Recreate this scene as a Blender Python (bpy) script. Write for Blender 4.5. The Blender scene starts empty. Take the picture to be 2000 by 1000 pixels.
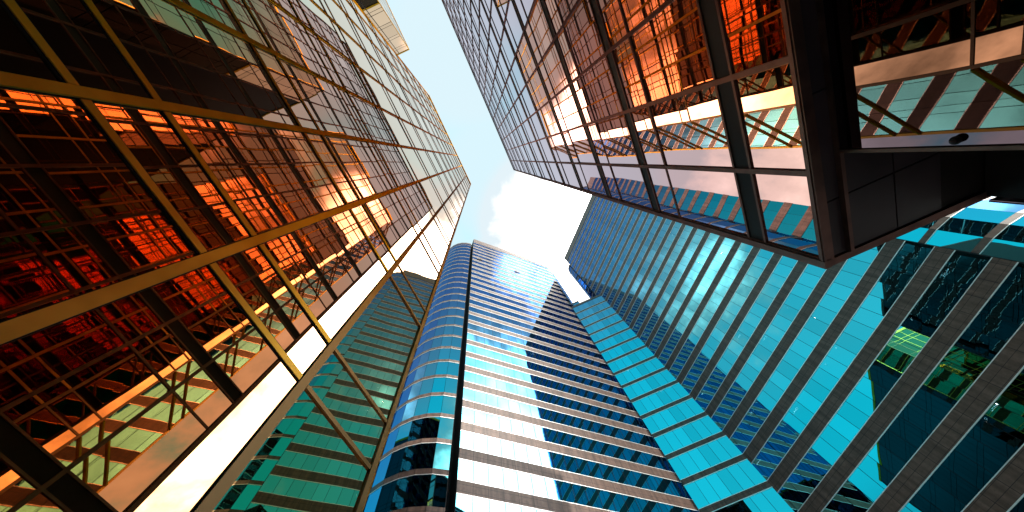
import bpy, bmesh, math, random
from mathutils import Vector, Matrix
R_ = math.radians
sc = bpy.context.scene
COL = sc.collection
rnd = random.Random(7)
EYE = 1.6                      # camera height above the paving

# ------------------------------------------------------------------ camera
def dirv(az):                  # horizontal direction for an azimuth (0 = straight on, + = right)
    return Vector((math.sin(R_(az)), math.cos(R_(az)), 0))
FPX = 648.0
ZX, ZY = 936.0 - 1000.0, 500.0 - 311.0
zc = Vector((ZX, ZY, -FPX)).normalized()            # world up in camera space
fd = Vector((0, -1, 0)); fd = (fd - fd.dot(zc) * zc).normalized()
xr = fd.cross(zc)
cam_to_world = Matrix((xr, fd, zc)).to_4x4()
cam_to_world.translation = Vector((0, 0, EYE))
cd = bpy.data.cameras.new("camera"); cam = bpy.data.objects.new("camera", cd); COL.objects.link(cam)
cam.matrix_world = cam_to_world
cd.sensor_width = 36.0; cd.lens = FPX / 2000.0 * 36.0
cd.clip_start = 0.02; cd.clip_end = 6000
sc.camera = cam

# ------------------------------------------------------------------ light
SUN_AZ, SUN_EL = 150.0, 33.0
def make_world():
    w = bpy.data.worlds.new("World"); sc.world = w; w.use_nodes = True
    nt = w.node_tree; N = nt.nodes; L = nt.links; N.clear()
    out = N.new("ShaderNodeOutputWorld")
    sky = N.new("ShaderNodeTexSky"); sky.sky_type = 'NISHITA'; sky.sun_disc = False
    sky.sun_elevation = R_(SUN_EL); sky.sun_rotation = R_(SUN_AZ)
    sky.air_density = 1.0; sky.dust_density = 1.5; sky.ozone_density = 1.0
    bsky = N.new("ShaderNodeBackground"); bsky.inputs[1].default_value = 0.15
    L.new(sky.outputs[0], bsky.inputs[0])
    bcl = N.new("ShaderNodeBackground"); bcl.inputs[0].default_value = (1.0, 0.97, 0.93, 1)
    tc = N.new("ShaderNodeTexCoord")
    def math_(op, a, b=None, clamp=False):
        m = N.new("ShaderNodeMath"); m.operation = op; m.use_clamp = clamp
        for i, v in enumerate((a, b)):
            if v is None: continue
            if isinstance(v, (int, float)): m.inputs[i].default_value = v
            else: L.new(v, m.inputs[i])
        return m.outputs[0]
    def ramp(v, a, b):
        m = N.new("ShaderNodeMapRange"); m.interpolation_type = 'SMOOTHSTEP'
        L.new(v, m.inputs[0]); m.inputs[1].default_value = a; m.inputs[2].default_value = b
        return m.outputs[0]
    def noise(scale, detail, rough, dist=0.0):
        n = N.new("ShaderNodeTexNoise"); n.inputs['Scale'].default_value = scale
        n.inputs['Detail'].default_value = detail; n.inputs['Roughness'].default_value = rough
        n.inputs['Distortion'].default_value = dist
        L.new(tc.outputs['Generated'], n.inputs['Vector']); return n.outputs[0]
    n1 = noise(3.2, 9, 0.58, 0.35); n2 = noise(9.0, 6, 0.6, 0.2)
    def blobs(spec):
        acc = None
        for az, el, rad, amp in spec:
            d = dirv(az) * math.cos(R_(el)) + Vector((0, 0, math.sin(R_(el))))
            vm = N.new("ShaderNodeVectorMath"); vm.operation = 'DOT_PRODUCT'
            L.new(tc.outputs['Generated'], vm.inputs[0]); vm.inputs[1].default_value = d
            b = math_('MULTIPLY', ramp(vm.outputs['Value'], math.cos(R_(rad)), math.cos(R_(rad * 0.35))), amp)
            acc = b if acc is None else math_('MAXIMUM', acc, b)
        return acc
    acc = blobs(CLOUDS)
    base = math_('ADD', math_('MULTIPLY', math_('SUBTRACT', n1, 0.5), 1.9), math_('MULTIPLY', math_('SUBTRACT', n2, 0.5), 0.45))
    dens = math_('ADD', acc, base)
    mask = ramp(dens, 0.36, 0.62)
    bright = math_('MULTIPLY', ramp(dens, 0.50, 1.25), 1.0)
    bank = math_('ADD', blobs(BANK), 0.08, True)
    L.new(math_('ADD', math_('MULTIPLY', math_('MULTIPLY', bright, bank), CLOUD_HI), CLOUD_LO), bcl.inputs[1])
    # clear saturated air away from the bank, a pale veil of high haze overhead and round the clouds
    air = N.new("ShaderNodeBackground"); air.inputs[0].default_value = (0.02, 0.73, 0.88, 1); air.inputs[1].default_value = 1.65
    ma = N.new("ShaderNodeMixShader"); ma.inputs[0].default_value = 0.9
    L.new(bsky.outputs[0], ma.inputs[1]); L.new(air.outputs[0], ma.inputs[2])
    veil = N.new("ShaderNodeBackground"); veil.inputs[0].default_value = (0.80, 0.92, 0.98, 1); veil.inputs[1].default_value = 0.98
    va = blobs(VEILS)
    mv = N.new("ShaderNodeMixShader")
    L.new(math_('ADD', va, math_('MULTIPLY', math_('MAXIMUM', acc, 0.0), 0.75), True), mv.inputs[0])
    L.new(ma.outputs[0], mv.inputs[1]); L.new(veil.outputs[0], mv.inputs[2])
    mc = N.new("ShaderNodeMixShader"); L.new(mask, mc.inputs[0])
    L.new(mv.outputs[0], mc.inputs[1]); L.new(bcl.outputs[0], mc.inputs[2])
    low = N.new("ShaderNodeBackground"); low.inputs[0].default_value = (0.10, 0.14, 0.18, 1); low.inputs[1].default_value = 0.8
    sp = N.new("ShaderNodeSeparateXYZ"); L.new(tc.outputs['Generated'], sp.inputs[0])
    mh = N.new("ShaderNodeMixShader"); L.new(ramp(sp.outputs[2], 0.26, 0.42), mh.inputs[0])
    L.new(low.outputs[0], mh.inputs[1]); L.new(mc.outputs[0], mh.inputs[2])
    L.new(mh.outputs[0], out.inputs[0])
CLOUD_LO, CLOUD_HI = 1.25, 14.0
CLOUDS = [(54, 71, 17, 0.85), (45, 61, 14, 0.8), (108, 69, 13, 0.95), (127, 41, 33, 1.0), (103, 56, 21, 0.95), (100, 36, 28, 0.85), (-46, 41, 23, 0.66), (262, 47, 17, 0.42), (248, 40, 15, 0.36)]
BANK = [(108, 50, 70, 1.0), (50, 70, 30, 1.0), (257, 45, 22, 0.55)]
VEILS = [(70, 84, 24, 0.9), (186, 74, 23, 0.93), (-50, 66, 30, 0.9), (-130, 63, 21, 0.85), (-150, 74, 20, 0.8), (-113, 61, 13, 0.85), (8, 68, 17, 0.95)]
make_world()
sd = bpy.data.lights.new("sun", 'SUN'); sun = bpy.data.objects.new("sun", sd); COL.objects.link(sun)
sd.energy = 5.0; sd.angle = R_(0.5); sd.color = (1.0, 0.93, 0.82)
sv = dirv(SUN_AZ) * math.cos(R_(SUN_EL)) + Vector((0, 0, math.sin(R_(SUN_EL))))
sun.location = (0, 0, 200)
sun.rotation_euler = (-sv).to_track_quat('-Z', 'Y').to_euler()
vs = sc.view_settings
vs.view_transform = 'Standard'; vs.look = 'None'; vs.exposure = 0.0; vs.gamma = 1.0
sc.cycles.max_bounces = 14; sc.cycles.glossy_bounces = 12; sc.cycles.transmission_bounces = 4
sc.cycles.transparent_max_bounces = 12; sc.cycles.diffuse_bounces = 3
sc.cycles.sample_clamp_indirect = 6.0
sc.cycles.blur_glossy = 0.3

# ------------------------------------------------------------------ materials
def new_mat(name):
    m = bpy.data.materials.new(name); m.use_nodes = True
    nt = m.node_tree; nt.nodes.clear()
    o = nt.nodes.new("ShaderNodeOutputMaterial")
    return m, nt, nt.nodes, nt.links, o
def mirror_glass(name, stops, bump=0.02, scale=0.5, see=0.0, rough=0.0, detail=1.0, var=0.0):
    """coated facade glass: its reflection tint shifts with the angle of view; slightly wavy"""
    m, nt, N, L, o = new_mat(name)
    lw = N.new("ShaderNodeLayerWeight"); lw.inputs[0].default_value = 0.5
    cr = N.new("ShaderNodeValToRGB"); e = cr.color_ramp.elements
    while len(e) < len(stops): e.new(0.5)
    for i, (p, c) in enumerate(stops):
        e[i].position = p; e[i].color = (*c, 1)
    L.new(lw.outputs['Facing'], cr.inputs[0])
    g = N.new("ShaderNodeBsdfGlossy"); g.inputs['Roughness'].default_value = rough
    if var:       # each pane's coating differs a little
        ge = N.new("ShaderNodeNewGeometry"); vr = N.new("ShaderNodeMapRange"); L.new(ge.outputs['Random Per Island'], vr.inputs[0])
        vr.inputs[3].default_value = 1 - var; vr.inputs[4].default_value = 1 + var * 0.6
        vm = N.new("ShaderNodeVectorMath"); vm.operation = 'SCALE'; L.new(cr.outputs[0], vm.inputs[0]); L.new(vr.outputs[0], vm.inputs['Scale'])
        L.new(vm.outputs[0], g.inputs['Color'])
    else: L.new(cr.outputs[0], g.inputs['Color'])
    tc = N.new("ShaderNodeTexCoord")
    n = N.new("ShaderNodeTexNoise"); n.inputs['Scale'].default_value = scale; n.inputs['Detail'].default_value = detail
    L.new(tc.outputs['Object'], n.inputs['Vector'])
    b = N.new("ShaderNodeBump"); b.inputs['Strength'].default_value = 1.0; b.inputs['Distance'].default_value = bump
    L.new(n.outputs[0], b.inputs['Height']); L.new(b.outputs[0], g.inputs['Normal'])
    if see > 0:
        t = N.new("ShaderNodeBsdfTransparent"); t.inputs[0].default_value = (0.6, 0.9, 1.0, 1)
        mx = N.new("ShaderNodeMixShader"); mx.inputs[0].default_value = see
        L.new(g.outputs[0], mx.inputs[1]); L.new(t.outputs[0], mx.inputs[2]); L.new(mx.outputs[0], o.inputs[0])
    else:
        L.new(g.outputs[0], o.inputs[0])
    return m
def solid(name, col, rough=0.5, metal=0.0, var=0.15, scale=3.0, spec=0.5, stretch=(1, 1, 1), edge=None):
    m, nt, N, L, o = new_mat(name)
    p = N.new("ShaderNodeBsdfPrincipled")
    p.inputs['Roughness'].default_value = rough; p.inputs['Metallic'].default_value = metal
    p.inputs['Specular IOR Level'].default_value = spec
    if edge: p.inputs['Specular Tint'].default_value = (*edge, 1)
    tc = N.new("ShaderNodeTexCoord"); mp = N.new("ShaderNodeMapping"); mp.inputs['Scale'].default_value = stretch
    L.new(tc.outputs['Object'], mp.inputs[0])
    n = N.new("ShaderNodeTexNoise"); n.inputs['Scale'].default_value = scale; n.inputs['Detail'].default_value = 7
    L.new(mp.outputs[0], n.inputs['Vector'])
    cr = N.new("ShaderNodeValToRGB"); e = cr.color_ramp.elements
    e[0].position = 0.3; e[0].color = (*[c * (1 - var) for c in col], 1)
    e[1].position = 0.7; e[1].color = (*[min(1, c * (1 + var)) for c in col], 1)
    L.new(n.outputs[0], cr.inputs[0]); L.new(cr.outputs[0], p.inputs['Base Color'])
    mr = N.new("ShaderNodeMapRange"); L.new(n.outputs[0], mr.inputs[0])
    mr.inputs[3].default_value = max(0, rough - 0.12); mr.inputs[4].default_value = min(1, rough + 0.12)
    L.new(mr.outputs[0], p.inputs['Roughness'])
    L.new(p.outputs[0], o.inputs[0])
    return m
def granite(name, col, w, rough=0.42):
    """polished stone cladding with joints every w metres (UV in metres) and a joint at mid height"""
    m, nt, N, L, o = new_mat(name)
    p = N.new("ShaderNodeBsdfPrincipled"); p.inputs['Roughness'].default_value = rough
    p.inputs['Specular IOR Level'].default_value = 0.22
    tc = N.new("ShaderNodeTexCoord"); sep = N.new("ShaderNodeSeparateXYZ"); L.new(tc.outputs['UV'], sep.inputs[0])
    def joint(sock, period, width):
        d = N.new("ShaderNodeMath"); d.operation = 'DIVIDE'; L.new(sock, d.inputs[0]); d.inputs[1].default_value = period
        f = N.new("ShaderNodeMath"); f.operation = 'FRACT'; L.new(d.outputs[0], f.inputs[0])
        c = N.new("ShaderNodeMath"); c.operation = 'LESS_THAN'; L.new(f.outputs[0], c.inputs[0]); c.inputs[1].default_value = width / period
        return c.outputs[0]
    j = N.new("ShaderNodeMath"); j.operation = 'MAXIMUM'
    L.new(joint(sep.outputs[0], w, 0.05), j.inputs[0]); L.new(joint(sep.outputs[1], 0.72, 0.035), j.inputs[1])
    n = N.new("ShaderNodeTexNoise"); n.inputs['Scale'].default_value = 2.2; n.inputs['Detail'].default_value = 9; n.inputs['Roughness'].default_value = 0.7
    L.new(tc.outputs['Object'], n.inputs['Vector'])
    cr = N.new("ShaderNodeValToRGB"); e = cr.color_ramp.elements
    e[0].position = 0.32; e[0].color = (*[c * 0.72 for c in col], 1); e[1].position = 0.7; e[1].color = (*[c * 1.2 for c in col], 1)
    L.new(n.outputs[0], cr.inputs[0])
    mp = N.new("ShaderNodeMapping"); mp.inputs['Scale'].default_value = (1.6, 0.12, 1); L.new(tc.outputs['UV'], mp.inputs[0])
    n2 = N.new("ShaderNodeTexNoise"); n2.inputs['Scale'].default_value = 1.3; n2.inputs['Detail'].default_value = 6; L.new(mp.outputs[0], n2.inputs['Vector'])
    st = N.new("ShaderNodeMapRange"); L.new(n2.outputs[0], st.inputs[0]); st.inputs[1].default_value = 0.35; st.inputs[2].default_value = 0.65; st.inputs[3].default_value = 0.6; st.inputs[4].default_value = 1.12
    sk = N.new("ShaderNodeVectorMath"); sk.operation = 'SCALE'; L.new(cr.outputs[0], sk.inputs[0]); L.new(st.outputs[0], sk.inputs['Scale'])
    mx = N.new("ShaderNodeMixRGB"); L.new(j.outputs[0], mx.inputs[0]); L.new(sk.outputs[0], mx.inputs[1]); mx.inputs[2].default_value = (0.03, 0.02, 0.02, 1)
    L.new(mx.outputs[0], p.inputs['Base Color']); L.new(p.outputs[0], o.inputs[0])
    return m
GLASS_GOLD = mirror_glass("gold_coated_glass", [(0, (0.66, 0.38, 0.15)), (0.35, (0.73, 0.45, 0.21)), (0.7, (0.84, 0.60, 0.42)), (1, (0.94, 0.86, 0.80))], 0.003, 0.5, var=0.12)
GLASS_COPPER = mirror_glass("copper_coated_glass", [(0, (0.60, 0.37, 0.31)), (0.35, (0.65, 0.43, 0.38)), (0.7, (0.68, 0.47, 0.51)), (1, (0.88, 0.76, 0.82))], 0.003, 0.5, var=0.12)
GLASS_SMOKE = mirror_glass("smoked_glass", [(0, (0.10, 0.075, 0.09)), (0.5, (0.13, 0.10, 0.12)), (1, (0.8, 0.8, 0.85))], 0.004, 0.6)
GLASS_TEAL = mirror_glass("teal_coated_glass", [(0, (0.10, 0.50, 0.53)), (0.36, (0.09, 0.39, 0.47)), (0.64, (0.055, 0.135, 0.34)), (0.85, (0.06, 0.15, 0.34)), (1, (0.4, 0.6, 0.75))], 0.003, 0.4, see=0.06, var=0.17)
GOLD_DARK = solid("dark_gold_anodised_metal", (0.20, 0.125, 0.06), 0.46, 1.0, 0.22, 2.0, edge=(0.14, 0.09, 0.04))  # darker tone of the gold bar metal, for the bars by the corner
GOLD = solid("gold_anodised_metal", (0.56, 0.32, 0.06), 0.46, 1.0, 0.22, 2.0, edge=(0.14, 0.09, 0.04))
BROWN = solid("brown_anodised_metal", (0.10, 0.058, 0.05), 0.45, 0.8, 0.3, 3.0, edge=(0.4, 0.3, 0.3))
DARK = solid("dark_gasket", (0.012, 0.009, 0.009), 0.6, 0, 0.2, spec=0.08)
COREM = solid("dark_interior", (0.02, 0.022, 0.026), 0.8, 0, 0.3, 0.6)
GLASS_BLACK = mirror_glass("black_glass", [(0, (0.03, 0.03, 0.035)), (0.6, (0.05, 0.05, 0.06)), (1, (0.5, 0.5, 0.55))], 0.003, 0.5)
SOFFIT = solid("dark_soffit_panel", (0.022, 0.014, 0.018), 0.5, 0, 0.3, 1.5, spec=0.2)
STONE = granite("polished_granite", (0.15, 0.092, 0.072), 1.70)
TRIM = solid("pale_metal_trim", (0.85, 0.84, 0.82), 0.35, 0.4, 0.05)
ROOFM = solid("roof_membrane", (0.3, 0.28, 0.26), 0.8)
PAVE = solid("paving_stone", (0.28, 0.26, 0.24), 0.75, 0, 0.2, 0.8)
def lamp_mat():
    m, nt, N, L, o = new_mat("lit_ceiling_lamp"); e = N.new("ShaderNodeEmission")
    e.inputs[0].default_value = (1, 0.97, 0.9, 1); e.inputs[1].default_value = 45; L.new(e.outputs[0], o.inputs[0]); return m
LAMP = lamp_mat()

# ------------------------------------------------------------------ mesh helpers
class MB:
    def __init__(s): s.v = []; s.f = []; s.uv = []; s.mi = []
    def face(s, pts, uvs=None, mi=0):
        i = len(s.v); s.v += [tuple(p) for p in pts]; s.f.append(tuple(range(i, i + len(pts))))
        s.uv += uvs or [(p[0], p[2]) for p in pts]; s.mi.append(mi)
    def box(s, x0, x1, y0, y1, z0, z1, mi=0):
        s.prism([(x0, y0), (x1, y0), (x1, y1), (x0, y1)], z0, z1, mi)
    def prism(s, poly, z0, z1, mi=0):          # poly counter-clockwise seen from above
        n = len(poly); d = 0.0
        for k in range(n):
            a, b = poly[k], poly[(k + 1) % n]; l = math.hypot(b[0] - a[0], b[1] - a[1])
            s.face([(a[0], a[1], z0), (b[0], b[1], z0), (b[0], b[1], z1), (a[0], a[1], z1)], [(d, z0), (d + l, z0), (d + l, z1), (d, z1)], mi)
            d += l
        s.face([(p[0], p[1], z1) for p in poly], [(p[0], p[1]) for p in poly], mi)
        s.face([(p[0], p[1], z0) for p in reversed(poly)], [(p[0], p[1]) for p in reversed(poly)], mi)
    def ribbon(s, pts, out, inn, z0, z1, mi=0, u0=0.0):
        """solid strip along a plan polyline (left to right seen from outside)"""
        n = len(pts); nor = []
        for k in range(n):
            ds = []
            if k > 0: ds.append((pts[k][0] - pts[k-1][0], pts[k][1] - pts[k-1][1]))
            if k < n - 1: ds.append((pts[k+1][0] - pts[k][0], pts[k+1][1] - pts[k][1]))
            nx = ny = 0
            for dx, dy in ds:
                l = math.hypot(dx, dy); nx += dy / l; ny += -dx / l
            l = math.hypot(nx, ny); nor.append((nx / l, ny / l))
        A = [(p[0] + q[0] * out, p[1] + q[1] * out) for p, q in zip(pts, nor)]
        B = [(p[0] - q[0] * inn, p[1] - q[1] * inn) for p, q in zip(pts, nor)]
        d = u0
        for k in range(n - 1):
            a, b, c, e = A[k], A[k+1], B[k+1], B[k]; l = math.hypot(b[0] - a[0], b[1] - a[1])
            s.face([(*a, z0), (*b, z0), (*b, z1), (*a, z1)], [(d, z0), (d + l, z0), (d + l, z1), (d, z1)], mi)
            s.face([(*c, z0), (*e, z0), (*e, z1), (*c, z1)], None, mi)
            s.face([(*a, z1), (*b, z1), (*c, z1), (*e, z1)], None, mi)
            s.face([(*e, z0), (*c, z0), (*b, z0), (*a, z0)], None, mi)
            if k == 0: s.face([(*e, z0), (*a, z0), (*a, z1), (*e, z1)], None, mi)
            if k == n - 2: s.face([(*b, z0), (*c, z0), (*c, z1), (*b, z1)], None, mi)
            d += l
    def pane(s, p, q, z0, z1, tilt=0.004, th=0.03, gap=0.012, mi=0, back=0.0):
        """one glass pane between plan points p and q, a hair out of true like real glazing"""
        dx, dy = q[0] - p[0], q[1] - p[1]; l = math.hypot(dx, dy); dx /= l; dy /= l
        nx, ny = dy, -dx
        a, b = rnd.gauss(0, tilt), rnd.gauss(0, tilt)
        w = l / 2 - gap; h = (z1 - z0) / 2 - gap; cx, cy, cz = (p[0] + q[0]) / 2 - nx * back, (p[1] + q[1]) / 2 - ny * back, (z0 + z1) / 2
        F = []; Bk = []
        for sx, sz in ((-1, -1), (1, -1), (1, 1), (-1, 1)):
            o = sx * w * a + sz * h * b
            F.append((cx + dx * w * sx + nx * o, cy + dy * w * sx + ny * o, cz + h * sz))
            Bk.append((cx + dx * w * sx - nx * th, cy + dy * w * sx - ny * th, cz + h * sz))
        s.face(F, None, mi)
        s.face([Bk[1], Bk[0], Bk[3], Bk[2]], None, mi)
        for k in range(4):
            s.face([F[(k + 1) % 4], F[k], Bk[k], Bk[(k + 1) % 4]], None, mi)
    def build(s, name, mats, parent=None, kind=None, label=None, smooth=False):
        me = bpy.data.meshes.new(name); me.from_pydata(s.v, [], s.f)
        ul = me.uv_layers.new(name="UVMap")
        for i, c in enumerate(s.uv): ul.data[i].uv = c
        for m in (mats if isinstance(mats, (list, tuple)) else [mats]): me.materials.append(m)
        for i, p in enumerate(me.polygons): p.material_index = s.mi[i]; p.use_smooth = smooth
        me.update()
        o = bpy.data.objects.new(name, me); COL.objects.link(o)
        if parent: o.parent = parent
        if kind: o['kind'] = kind
        if label: o['label'] = label
        return o
def thing(name, label, cat, dist, az_in, group=None):
    """an Empty on the ground in the facade plane: local +X runs right along the facade, +Y goes into the building"""
    o = bpy.data.objects.new(name, None); COL.objects.link(o)
    o.location = dirv(az_in) * dist; o.rotation_euler = (0, 0, R_(90 - (az_in + 90)))
    o['label'] = label; o['category'] = cat
    if group: o['group'] = group
    bpy.context.view_layer.update()
    return o
W2C = cam_to_world.inverted()
def size_in_view(root, c):
    q = W2C @ (root.matrix_world @ Vector(c)); d = q.length
    if q.z > -0.05: return 1.0 / (d * 50)
    x, y = FPX * q.x / -q.z, FPX * q.y / -q.z
    return (1.0 if abs(x) < 1150 and abs(y) < 650 else 0.05) / d
def build_panes(root, panes, mat, name, limit=100, **kw):
    """panes: (p, q, z0, z1); the nearest ones each become a part, the rest one part"""
    order = sorted(panes, key=lambda a: -size_in_view(root, ((a[0][0] + a[1][0]) / 2, (a[0][1] + a[1][1]) / 2, (a[2] + a[3]) / 2)))
    for a in order[:limit]:
        m = MB(); m.pane(*a, **kw); m.build(name, mat, root)
    if order[limit:]:
        m = MB()
        for a in order[limit:]: m.pane(*a, **kw)
        m.build(name, mat, root, kind='stuff')
def split_build(root, items, mat, name, limit=100):
    """items: list of (MB, centre)"""
    order = sorted(items, key=lambda a: -size_in_view(root, a[1]))
    for m, c in order[:limit]: m.build(name, mat, root)
    if order[limit:]:
        t = MB()
        for m, c in order[limit:]:
            k = len(t.v); t.v += m.v; t.f += [tuple(i + k for i in f) for f in m.f]; t.uv += m.uv; t.mi += m.mi
        t.build(name, mat, root, kind='stuff')

# ------------------------------------------------------------------ ground
g = MB(); g.face([(-900, -900, 0), (900, -900, 0), (900, 900, 0), (-900, 900, 0)])
go = g.build("ground", PAVE); go['kind'] = 'structure'

Z = lambda h: h + EYE           # heights were measured from the camera

# ------------------------------------------------------------------ gold tower on the left
def gold_tower():
    dA = 3.05
    root = thing("gold_glass_tower", "gold mirrored glass tower with thick golden mullions filling the left side of the view", "office tower", dA, -64.6)
    U0, U1, TOP, DEP = -11.75, 3.07, Z(57.6), 45.0
    BAY = 0.5665 * dA
    us = [0.486 * dA - BAY * k for k in range(-1, 9)]; us[0] = U1
    us = sorted(u for u in us if u > U0 + 0.3)
    edges = [U0] + us
    lo, hi, per = 3.64, 4.46, 3.97
    rails = []
    k = -1
    zs = [0.0]
    while Z(lo + per * k) < TOP - 1.0:
        for h in (lo, hi):
            if Z(h + per * k) > 0.3: zs.append(Z(h + per * k)); rails.append(Z(h + per * k))
        k += 1
    zs.append(TOP)
    body = MB(); body.box(U0 + 0.02, U1 - 0.02, 0.06, DEP, 0, TOP - 0.05); body.build("wall", DARK, root)
    rf = MB(); rf.box(U0 - 0.05, U1 + 0.03, -0.07, DEP, TOP, TOP + 0.5); rf.build("roof", GOLD, root)
    panes = []
    for a, b in zip(edges[:-1], edges[1:]):
        for z0, z1 in zip(zs[:-1], zs[1:]): panes.append(((a, 0), (b, 0), z0, z1))
    build_panes(root, panes, GLASS_GOLD, "window_pane", tilt=0.0035, gap=0.015)
    # canted corner bay and end wall toward the plaza
    CH = 3.85 * math.sqrt(0.5); cp = [(U1 + CH * t / 2, CH * t / 2) for t in range(3)]
    body2 = MB(); body2.prism([(U1 - 0.02, 0.06), (U1 + CH - 0.06, CH + 0.02), (U1 + CH - 0.06, DEP), (U1 - 0.02, DEP)], 0, TOP - 0.05); body2.build("wall", DARK, root)
    rf = MB(); rf.prism([(U1 + 0.03, -0.07), (U1 + CH + 0.05, CH), (U1 + CH + 0.05, DEP), (U1 + 0.03, DEP)], TOP, TOP + 0.5); rf.build("roof", GOLD, root)
    m = MB()
    for a, b in zip(cp[:-1], cp[1:]):
        for z0, z1 in zip(zs[:-1], zs[1:]): m.pane(a, b, z0, z1, tilt=0.002, gap=0.015)
    m.build("corner_bay_glazing", GLASS_GOLD, root)
    for z in rails:
        m = MB(); m.ribbon([(U1 + 0.04, 0.04), (U1 + CH, CH)], 0.06, 0.02, z - 0.04, z + 0.04); m.build("corner_bay_rail", GOLD, root)
    m = MB(); m.box(U1 + CH - 0.04, U1 + CH + 0.06, CH - 0.04, CH + 0.06, 0, TOP); m.build("corner_post", GOLD, root)
    m = MB(); ye = [CH + 0.1 + 1.8 * i for i in range(24)]
    for a, b in zip(ye[:-1], ye[1:]):
        for z0, z1 in zip(zs[:-1], zs[1:]): m.pane((U1 + CH, a), (U1 + CH, b), z0, z1, tilt=0.004, gap=0.03)
    m.build("end_glazing", GLASS_BLACK, root)
    # upright mullions
    for u in edges:
        m = MB(); last = (u == U1)
        if last: m.box(u - 0.06, u + 0.03, -0.03, 0.05, 0, TOP)
        elif u == U0: m.box(u - 0.03, u + 0.06, -0.06, 0.05, 0, TOP)
        else:
            m.box(u - 0.056, u + 0.056, -0.034, 0.04, 0, TOP)
            m.box(u - 0.068, u - 0.056, -0.010, 0.04, 0, TOP, 1); m.box(u + 0.056, u + 0.068, -0.010, 0.04, 0, TOP, 1)
        m.build("mullion", [GOLD if u < 1.3 else GOLD_DARK, DARK], root)
    items = []
    for z in rails:
        for a, b in zip(edges[:-1], edges[1:]):
            x0 = a + (0.06 if a == U0 else 0.068); x1 = b - 0.068; last = (b == U1)
            m = MB(); h = 0.032 if last else 0.042; d = 0.022
            m.box(x0, x1, -d, 0.04, z - h, z + h)
            if not last:
                m.box(x0, x1, -0.010, 0.04, z - h - 0.022, z - h, 1); m.box(x0, x1, -0.010, 0.04, z + h, z + h + 0.022, 1)
            if last: m.build("slim_transom", GOLD_DARK, root)
            else: items.append((m, ((x0 + x1) / 2, 0, z)))
    split_build(root, items, [GOLD, DARK], "transom")
    # projecting wing at the far end
    P = 0.24; WT = TOP; X = -18.6; X0 = X - 12.0
    b = MB(); b.box(X0 + 0.05, X - 0.05, -P + 0.05, DEP, 0, WT - 0.05); b.build("wing_wall", DARK, root)
    wp = []
    for z0, z1 in zip(zs[:-1], zs[1:]):
        if z0 > WT - 0.6: break
        z1 = min(z1, WT)
        wp.append(((X, -P), (X, 1.35), z0, z1)); wp.append(((X, 1.35), (X, 3.1), z0, z1))
        for i in range(7): wp.append(((X - 1.7 * (i + 1), -P), (X - 1.7 * i, -P), z0, z1))
    m = MB()
    for a in wp: m.pane(*a, tilt=0.003, gap=0.045)
    m.build("wing_glazing", GLASS_GOLD, root)
    m = MB(); m.box(X0, X + 0.04, -P - 0.04, DEP, WT, WT + 0.4); m.build("wing_roof", GOLD, root)
    m = MB(); m.box(X - 0.05, X + 0.03, -P - 0.03, -P + 0.05, 0, WT); m.build("wing_corner_post", GOLD, root)
    return root
gold_tower()

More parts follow.
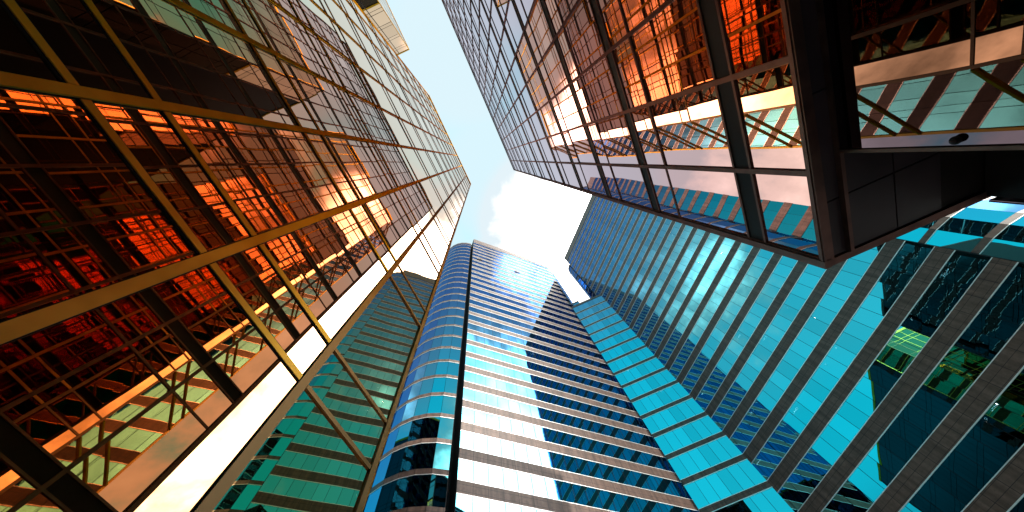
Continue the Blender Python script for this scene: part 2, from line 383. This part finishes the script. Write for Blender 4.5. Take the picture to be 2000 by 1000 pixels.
# ------------------------------------------------------------------ copper tower on the right
def copper_tower():
    dB = 4.44
    root = thing("copper_glass_tower", "dark copper glass tower on the right above a black soffit and recessed ground floor", "office tower", dB, 115.4)
    X0, X1, BOT, TOP, DEP = -3.77, 22.0, Z(4.59), Z(55.3), 20.0
    us = [-2.176, -0.515] + [1.125 + 1.64 * k for k in range(13)]
    us = [u for u in us if u < X1 - 0.4]
    edges = [X0] + us + [X1]
    body = MB(); body.box(X0 + 0.03, X1, 0.06, DEP - 0.02, BOT + 0.06, TOP - 0.05); body.build("wall", DARK, root)
    m = MB(); m.box(X0 - 0.03, X1, -0.06, DEP, TOP, TOP + 0.45); m.build("roof", BROWN, root)
    zs = [BOT + 0.12]; bands = []; trans = []
    k = 0
    while Z(6.0 + 3.975 * k) < TOP - 1:
        zc_ = Z(6.0 + 3.975 * k)
        if k > 0: trans.append(zc_ - 1.27); zs.append(zc_ - 1.27)
        zs += [zc_ - 0.22, zc_ + 0.22]; bands.append(zc_); k += 1
    zs.append(TOP)
    panes = []
    for a, b in zip(edges[:-1], edges[1:]):
        for z0, z1 in zip(zs[:-1], zs[1:]):
            if z1 - z0 < 0.5: continue
            panes.append(((a, 0), (b, 0), z0, z1))
    build_panes(root, panes, GLASS_COPPER, "window_pane", tilt=0.0035, gap=0.015)
    # end wall facing the plaza
    m = MB(); ye = [1.73 * i for i in range(12)]
    for a, b in zip(ye[:-1], ye[1:]):
        for z0, z1 in zip(zs[:-1], zs[1:]): m.pane((X0, b), (X0, a), z0, z1, tilt=0.004, gap=0.035)
    m.build("end_glazing", GLASS_BLACK, root)
    for u in edges:
        m = MB()
        if u == X0: m.box(u - 0.03, u + 0.10, -0.07, 0.05, BOT, TOP); m.box(u + 0.10, u + 0.125, -0.03, 0.05, BOT, TOP)
        elif u == X1: m.box(u - 0.1, u, -0.07, 0.05, BOT, TOP)
        else:
            m.box(u - 0.045, u + 0.045, -0.04, 0.04, BOT + 0.1, TOP)
        m.build("mullion", BROWN, root)
    items = []; it2 = []
    for z in bands:
        for a, b in zip(edges[:-1], edges[1:]):
            x0, x1 = a + (0.125 if a == X0 else 0.045), b - (0.1 if b == X1 else 0.045)
            m = MB(); m.box(x0, x1, -0.01, 0.05, z - 0.18, z + 0.18, 1)
            m.box(x0, x1, -0.03, 0.05, z - 0.23, z - 0.18); m.box(x0, x1, -0.03, 0.05, z + 0.18, z + 0.23)
            items.append((m, ((x0 + x1) / 2, 0, z)))
    split_build(root, items, [BROWN, DARK], "spandrel")
    for z in trans:
        for a, b in zip(edges[:-1], edges[1:]):
            x0, x1 = a + (0.125 if a == X0 else 0.045), b - (0.1 if b == X1 else 0.045)
            m = MB(); m.box(x0, x1, -0.025, 0.04, z - 0.035, z + 0.035); it2.append((m, ((x0 + x1) / 2, 0, z)))
    split_build(root, it2, BROWN, "transom")
    # bottom edge beams
    m = MB(); m.box(X0 + 0.10, X1, -0.05, 0.10, BOT + 0.0, BOT + 0.11); m.box(X0 + 0.1, X1, -0.065, 0.0, BOT + 0.03, BOT + 0.06)
    m.build("edge_beam", BROWN, root)
    m = MB(); m.box(X0 - 0.02, X0 + 0.10, 0.05, DEP, BOT, BOT + 0.11); m.build("edge_beam", BROWN, root)
    # soffit panels (local x = -u of the street axis, y = depth), open joints between
    m = MB()
    xs = [-3.66, -2.71, -1.07, 0.6, 2.3, 4, 6, 8, 10, 12, 14, 16, 18, 20, 22]
    yy = [0.11, 1.21, 1.96, 2.59, 5, 8, 11, 14, 17, 19.9]
    for a, b in zip(xs[:-1], xs[1:]):
        for c, d in zip(yy[:-1], yy[1:]):
            step = 0.09 if c >= 1.9 else 0.03
            m.box(a + 0.012, b - 0.012, c + 0.012, d - 0.012, BOT + step, BOT + step + 0.04)
    m.build("soffit", SOFFIT, root)
    m = MB(); m.box(X0 + 0.12, X1, 0.33, 0.39, BOT - 0.05, BOT + 0.03); m.build("glazing_head", BROWN, root)
    # recessed ground floor: street glass, return walls and the glazed end wall
    gx, gy = -1.96, 0.33
    m = MB()
    for a, b in ((gx, 3.2), (3.2, 8.4), (8.4, 13.6), (13.6, 18.8), (18.8, 22)): m.pane((a, gy), (b, gy), 0, BOT - 0.05, tilt=0.001, gap=0.012)
    m.build("shopfront_glass", GLASS_SMOKE, root)
    m = MB()
    for a, b in ((2.62, 7), (7, 11.3), (11.3, 15.6), (15.6, 19.9)): m.pane((X0 - 0.06, b), (X0 - 0.06, a), 0, BOT - 0.03, tilt=0.001, gap=0.012)
    m.build("shopfront_glass", GLASS_SMOKE, root)
    m = MB(); m.box(gx, 22, gy + 0.1, 19.9, 0, BOT + 0.02); m.box(X0 + 0.02, gx, 2.66, 19.9, 0, BOT + 0.02); m.build("base_wall", DARK, root)
    m = MB(); m.box(gx - 0.045, gx, gy - 0.02, gy + 0.1, 0, BOT - 0.05); m.build("corner_post", BROWN, root)
    return root
copper = copper_tower()

# security camera on the corner post of the recessed glass
def security_camera(root):
    o = bpy.data.objects.new("security_camera", None); COL.objects.link(o)
    loc = root.matrix_world @ Vector((-1.88, 0.30, Z(3.30)))
    o.location = loc; o.rotation_euler = root.rotation_euler; o.scale = (0.8, 0.8, 0.8)
    o['label'] = "small round black security camera fixed to the glass under the soffit"; o['category'] = "camera"
    def lathe(prof, n=20):
        m = MB()
        for (r0, y0), (r1, y1) in zip(prof[:-1], prof[1:]):
            for k in range(n):
                a, b = 2 * math.pi * k / n, 2 * math.pi * (k + 1) / n
                m.face([(r0 * math.cos(a), y0, r0 * math.sin(a)), (r0 * math.cos(b), y0, r0 * math.sin(b)),
                        (r1 * math.cos(b), y1, r1 * math.sin(b)), (r1 * math.cos(a), y1, r1 * math.sin(a))])
        return m
    lathe([(0.0, 0.02), (0.055, 0.02), (0.058, -0.01), (0.05, -0.03), (0.03, -0.032)]).build("base_ring", DARK, o)
    lathe([(0.032, -0.03), (0.03, -0.05), (0.018, -0.065), (0.0, -0.07)]).build("dome", SOFFIT, o)
security_camera(copper)

# ------------------------------------------------------------------ the two teal towers and the link between them
def arc(cx, cy, r, a0, a1, n):
    return [(cx + r * math.cos(R_(a0 + (a1 - a0) * k / n)), cy + r * math.sin(R_(a0 + (a1 - a0) * k / n))) for k in range(n + 1)]
def teal_tower(name, label, dist, az_in, uL, uR, top, band_top, band_h, per, w, Rl, Rr, depth, curve_off, curve_h, curve_top, back, lamps, SLl=0.9, SLr=0.9, wing=0, vents=()):
    root = thing(name, label, "office tower", dist, az_in, "blue glass towers round the plaza")
    SB = 0.3
    left = [(uL - SLl - Rl, back)] + arc(uL - SLl - Rl + Rl, SB + Rl, Rl, 180, 270, max(3, round(Rl * 1.57 / 1.65))) 
    right = arc(uR + SLr, SB + Rr, Rr, 270, 360, max(3, round(Rr * 1.57 / 1.65))) + [(uR + SLr + Rr, back)]
    n = round((uR - uL) / w); flat = [(uL + (uR - uL) * i / n, 0) for i in range(n + 1)]
    I = 1.5
    # dark core behind the glass, with slot returns
    c = MB()
    c.prism([(uL - SLl - Rl + I, back), (uL - SLl - Rl + I, Rl + SB + 1), (uL - 1.2, I + 0.9), (uR + 1.2, I + 0.9), (uR + SLr + Rr - I, Rr + SB + 1), (uR + SLr + Rr - I, back)][::1], 0, top - 1)
    c.box(uL - 0.02, uL + 0.02, 0.02, 2.4, 0, top - 0.5); c.box(uR - 0.02, uR + 0.02, 0.02, 2.4, 0, top - 0.5)
    c.build("core", COREM, root)
    body = MB(); body.box(uL - SLl - 0.02, uL - SLl + 0.02, SB + 0.02, 2.4, 0, curve_top - 0.2); body.box(uR + SLr - 0.02, uR + SLr + 0.02, SB + 0.02, 2.4, 0, curve_top - 0.2)
    body.build("slot_wall", COREM, root)
    # floors
    k0 = -int((band_top) // per) ; floors = []
    k = k0
    while band_top + per * k < top - 4.2: floors.append(Z(band_top + per * k)); k += 1
    prevf = 0.0; prevc = 0.0
    def flat_glass(z0, z1):
        m = MB()
        for p, q in zip(flat[:-1], flat[1:]): m.pane(p, q, z0, z1, tilt=0.0022, gap=0.022)
        for p in flat[1:-1]: m.box(p[0] - 0.018, p[0] + 0.018, -0.025, 0.03, z0, z1, 1)
        m.build("window_band", [GLASS_TEAL, DARK], root)
    def curve_glass(z0, z1):
        for pl in (left, right):
            m = MB(); pl2 = list(pl)
            for p, q in zip(pl2[:-1], pl2[1:]):
                l = math.hypot(q[0] - p[0], q[1] - p[1]); nn = max(1, round(l / w))
                for i in range(nn):
                    a = (p[0] + (q[0] - p[0]) * i / nn, p[1] + (q[1] - p[1]) * i / nn); b = (p[0] + (q[0] - p[0]) * (i + 1) / nn, p[1] + (q[1] - p[1]) * (i + 1) / nn)
                    m.pane(a, b, z0, z1, tilt=0.002, gap=0.02)
            m.build("curved_window_band", GLASS_TEAL, root)
    for zt in floors:
        zb = zt - band_h
        if zb > prevf + 0.4: flat_glass(prevf, zb)
        m = MB(); m.ribbon([flat[0], flat[-1]], 0.015, 0.25, zb, zt); o = m.build("spandrel", STONE, root)
        t = MB(); t.ribbon([flat[0], flat[-1]], 0.03, 0.0, zb - 0.09, zb); t.ribbon([flat[0], flat[-1]], 0.03, 0.0, zt, zt + 0.07); t.build("trim", TRIM, o)
        prevf = zt
        ct = zt + curve_off; cb = ct - curve_h
        if ct < curve_top - 2.5:
            if cb > prevc + 0.4: curve_glass(prevc, cb)
            for pl in (left, right):
                m = MB(); m.ribbon(pl, 0.02, 0.25, cb, ct); o = m.build("curved_spandrel", STONE, root)
                t = MB(); t.ribbon(pl, 0.035, 0.0, cb - 0.06, cb); t.build("trim", TRIM, o)
            prevc = ct
        if zt < Z(75):      # floor slab seen through the glass
            s = MB(); s.box(uL + 0.05, uR - 0.05, 0.27, I + 0.95, zb + 0.1, zt - 0.1); s.build("ceiling_slab", COREM, root)
    flat_glass(prevf, top - 5.0)
    m = MB(); m.ribbon([flat[0], flat[-1]], 0.08, 1.2, top - 5.0, top); m.build("parapet", STONE, root)
    curve_glass(prevc, curve_top - 1.6)
    for pl in (left, right):
        m = MB(); m.ribbon(pl, 0.06, 0.6, curve_top - 1.6, curve_top); m.build("curved_parapet", STONE, root)
    m = MB(); m.prism([(uL - SLl - Rl + 0.7, back), (uL - SLl - Rl + 0.7, SB + Rl)] + arc(uL - SLl, SB + Rl, Rl - 0.7, 180, 270, 8) + [(uR + SLr, SB + 0.7)] + arc(uR + SLr, SB + Rr, Rr - 0.7, 270, 360, 8) + [(uR + SLr + Rr - 0.7, back)], curve_top - 0.9, curve_top - 0.5)
    m.build("roof", ROOFM, root)
    for vx, vz, vl in vents:      # dark louvred vents let into the facade
        m = MB()
        m.box(vx, vx + vl, -0.03, 0.1, vz, vz + 1.5)
        for i in range(6): m.box(vx - 0.03, vx + vl + 0.03, -0.07, -0.03, vz + 0.05 + 0.25 * i, vz + 0.13 + 0.25 * i)
        m.build("vent", DARK, root)
    if wing:      # flat wing beyond the rounded corner
        x1 = uL - SLl - Rl; x0 = x1 - wing; yw = SB + Rl + 0.4; wl = [(x0, back), (x0, yw), (x1 - 0.05, yw)]
        m = MB(); m.box(x0 + 0.4, x1 - 0.1, yw + 0.4, back, 0, top - 0.6); m.build("wing_core", COREM, root)
        pz = 0.0
        for zt in floors:
            m = MB()
            for a, b in ((wl[0], wl[1]), (wl[1], wl[2])):
                nn = max(1, round(math.hypot(b[0] - a[0], b[1] - a[1]) / w))
                for i in range(nn):
                    f = lambda t: (a[0] + (b[0] - a[0]) * t, a[1] + (b[1] - a[1]) * t)
                    m.pane(f(i / nn), f((i + 1) / nn), pz, zt - band_h, tilt=0.002)
            m.build("wing_window_band", GLASS_TEAL, root)
            m = MB(); m.ribbon(wl, 0.05, 0.25, zt - band_h, zt); m.build("wing_spandrel", STONE, root); pz = zt
        m = MB(); m.ribbon(wl, 0.06, 0.4, pz, top); m.build("wing_parapet", STONE, root)
    for i in range(lamps):
        zt = rnd.choice([z for z in floors if Z(8) < z < Z(75)]); x = rnd.uniform(uL + 0.8, uR - 1.5); long = rnd.random() < 0.45
        m = MB(); l = 0.9 if long else 0.16; y = rnd.uniform(0.4, 1.1)
        m.box(x, x + l, y, y + (0.10 if long else 0.16), zt - band_h - 0.02, zt - band_h + 0.09); m.build("ceiling_lamp", LAMP, root)
    return root
VENTS = ((10.3, Z(107.6), 1.6), (23.9, Z(107.6), 1.9), (36.0, Z(130.2), 5.4))
teal_tower("blue_glass_tower", "blue glass tower in the middle with a rounded left corner and cream stone bands", 30.81, -19.7, 8.63, 41.6, Z(135.0), 26.9, 1.40, 4.0, 1.70, 7.8, 3.6, 30, 1.15, 0.65, Z(127), 30, 10, 0.9, 0.5, 4.6, VENTS)
teal_tower("blue_glass_tower", "blue glass tower on the right with diagonal dark bands, partly behind the copper tower", 47.8, 70.3, -25.4, 9.1, Z(134.4), 29.62, 1.48, 4.12, 1.75, 3.6, 7.8, 30, 1.7, 0.6, Z(127), 30, 46, 0.5, 0.12)
def link_block():
    root = thing("glass_link_block", "narrow lower turquoise glass block wedged into the corner between the two blue towers", "building", 50.83, 25.3)
    u0, u1 = 7.28, 16.78; top = Z(91.5); apex = (12.03, 4.72)
    c = MB(); c.prism([(u0 + 0.5, 0.4), (u1 - 0.5, 0.4), (12.03, 4.3)], 0, top - 0.2); c.build("core", COREM, root)
    n = 6; flat = [(u0 + (u1 - u0) * i / n, 0) for i in range(n + 1)]
    prev = 0.0; k = -7
    while Z(29.65 + 4.1 * k) < top - 3.0:
        zt = Z(29.65 + 4.1 * k); zb = zt - 0.75; k += 1
        if zb < 0.5: continue
        m = MB()
        for p, q in zip(flat[:-1], flat[1:]): m.pane(p, q, prev, zb, tilt=0.002, gap=0.02)
        for p in flat[1:-1]: m.box(p[0] - 0.018, p[0] + 0.018, -0.02, 0.03, prev, zb, 1)
        m.build("window_band", [GLASS_TEAL, DARK], root)
        m = MB(); m.ribbon([flat[0], flat[-1]], 0.015, 0.25, zb, zt); o = m.build("spandrel", STONE, root)
        t = MB(); t.ribbon([flat[0], flat[-1]], 0.03, 0.0, zb - 0.09, zb); t.ribbon([flat[0], flat[-1]], 0.03, 0.0, zt, zt + 0.07); t.build("trim", TRIM, o)
        prev = zt
    m = MB()
    for p, q in zip(flat[:-1], flat[1:]): m.pane(p, q, prev, top - 1.0, tilt=0.002, gap=0.02)
    m.build("window_band", GLASS_TEAL, root)
    m = MB(); m.ribbon([flat[0], flat[-1]], 0.08, 0.6, top - 1.0, top); m.build("parapet", STONE, root)
    m = MB(); m.prism([(u0 + 0.2, 0.65), (u1 - 0.2, 0.65), (12.03, 4.5)], top - 0.2, top - 0.02); m.build("roof", ROOFM, root)
    # two stepped plant-room ledges on the roof, set back on the left
    for a, b, y, z0, z1 in ((u0 + 0.1, 12.6, 1.3, top, top + 2.2), (u0 + 0.1, 10.4, 2.0, top + 2.2, top + 5.6)):
        m = MB(); m.ribbon([(a, y), (b, y)], 0.05, 0.2, z0, z0 + 0.9); o = m.build("roof_ledge", STONE, root)
        t = MB(); t.pane((a, y), (b, y), z0 + 0.9, z1 - 0.8, tilt=0.001); t.build("ledge_glass", GLASS_TEAL, o)
        t = MB(); t.ribbon([(a, y), (b, y)], 0.05, 0.6, z1 - 0.8, z1); t.build("ledge_cap", STONE, o)
    for i in range(16):
        k = rnd.randint(-3, 9); zt = Z(29.65 + 4.1 * k) - 0.75; x = rnd.uniform(u0 + 0.6, u1 - 1.2)
        m = MB(); l = 0.5 if rnd.random() < 0.4 else 0.16; m.box(x, x + l, 0.12, 0.26, zt - 0.12, zt - 0.03); m.build("ceiling_lamp", LAMP, root)
link_block()


# ------------------------------------------------------------------ added tower, unseen behind the copper one, to darken the right blue tower's reflection
def unseen_dark_tower():
    root = bpy.data.objects.new("added_dark_glass_tower", None); COL.objects.link(root); root.location = (40, -28, 0); root.rotation_euler = (0, 0, math.pi)
    root['label'] = "black glass tower added unseen behind the copper tower to darken the reflection in the rounded blue corner"; root['category'] = "office tower"
    bpy.context.view_layer.update()
    c = MB(); c.box(-6.9, 6.9, 0.1, 14, 0, 77.5); c.build("core", DARK, root)
    z = 0.0
    pl = [(-7, 14), (-7, 0), (7, 0), (7, 14)]
    while z < 76:
        m = MB()
        for a, b in zip(pl[:-1], pl[1:]):
            n = max(1, round(math.hypot(b[0] - a[0], b[1] - a[1]) / 1.8))
            for i in range(n):
                f = lambda t: (a[0] + (b[0] - a[0]) * t, a[1] + (b[1] - a[1]) * t)
                m.pane(f(i / n), f((i + 1) / n), z, z + 3.8, tilt=0.003, gap=0.02)
        m.build("window_band", GLASS_BLACK, root)
        m = MB(); m.ribbon(pl, 0.05, 0.1, z + 3.8, z + 3.95); m.build("floor_line", TRIM, root); z += 3.95
    m = MB(); m.ribbon(pl, 0.1, 0.5, z, z + 1.0); m.build("parapet", DARK, root)
unseen_dark_tower()
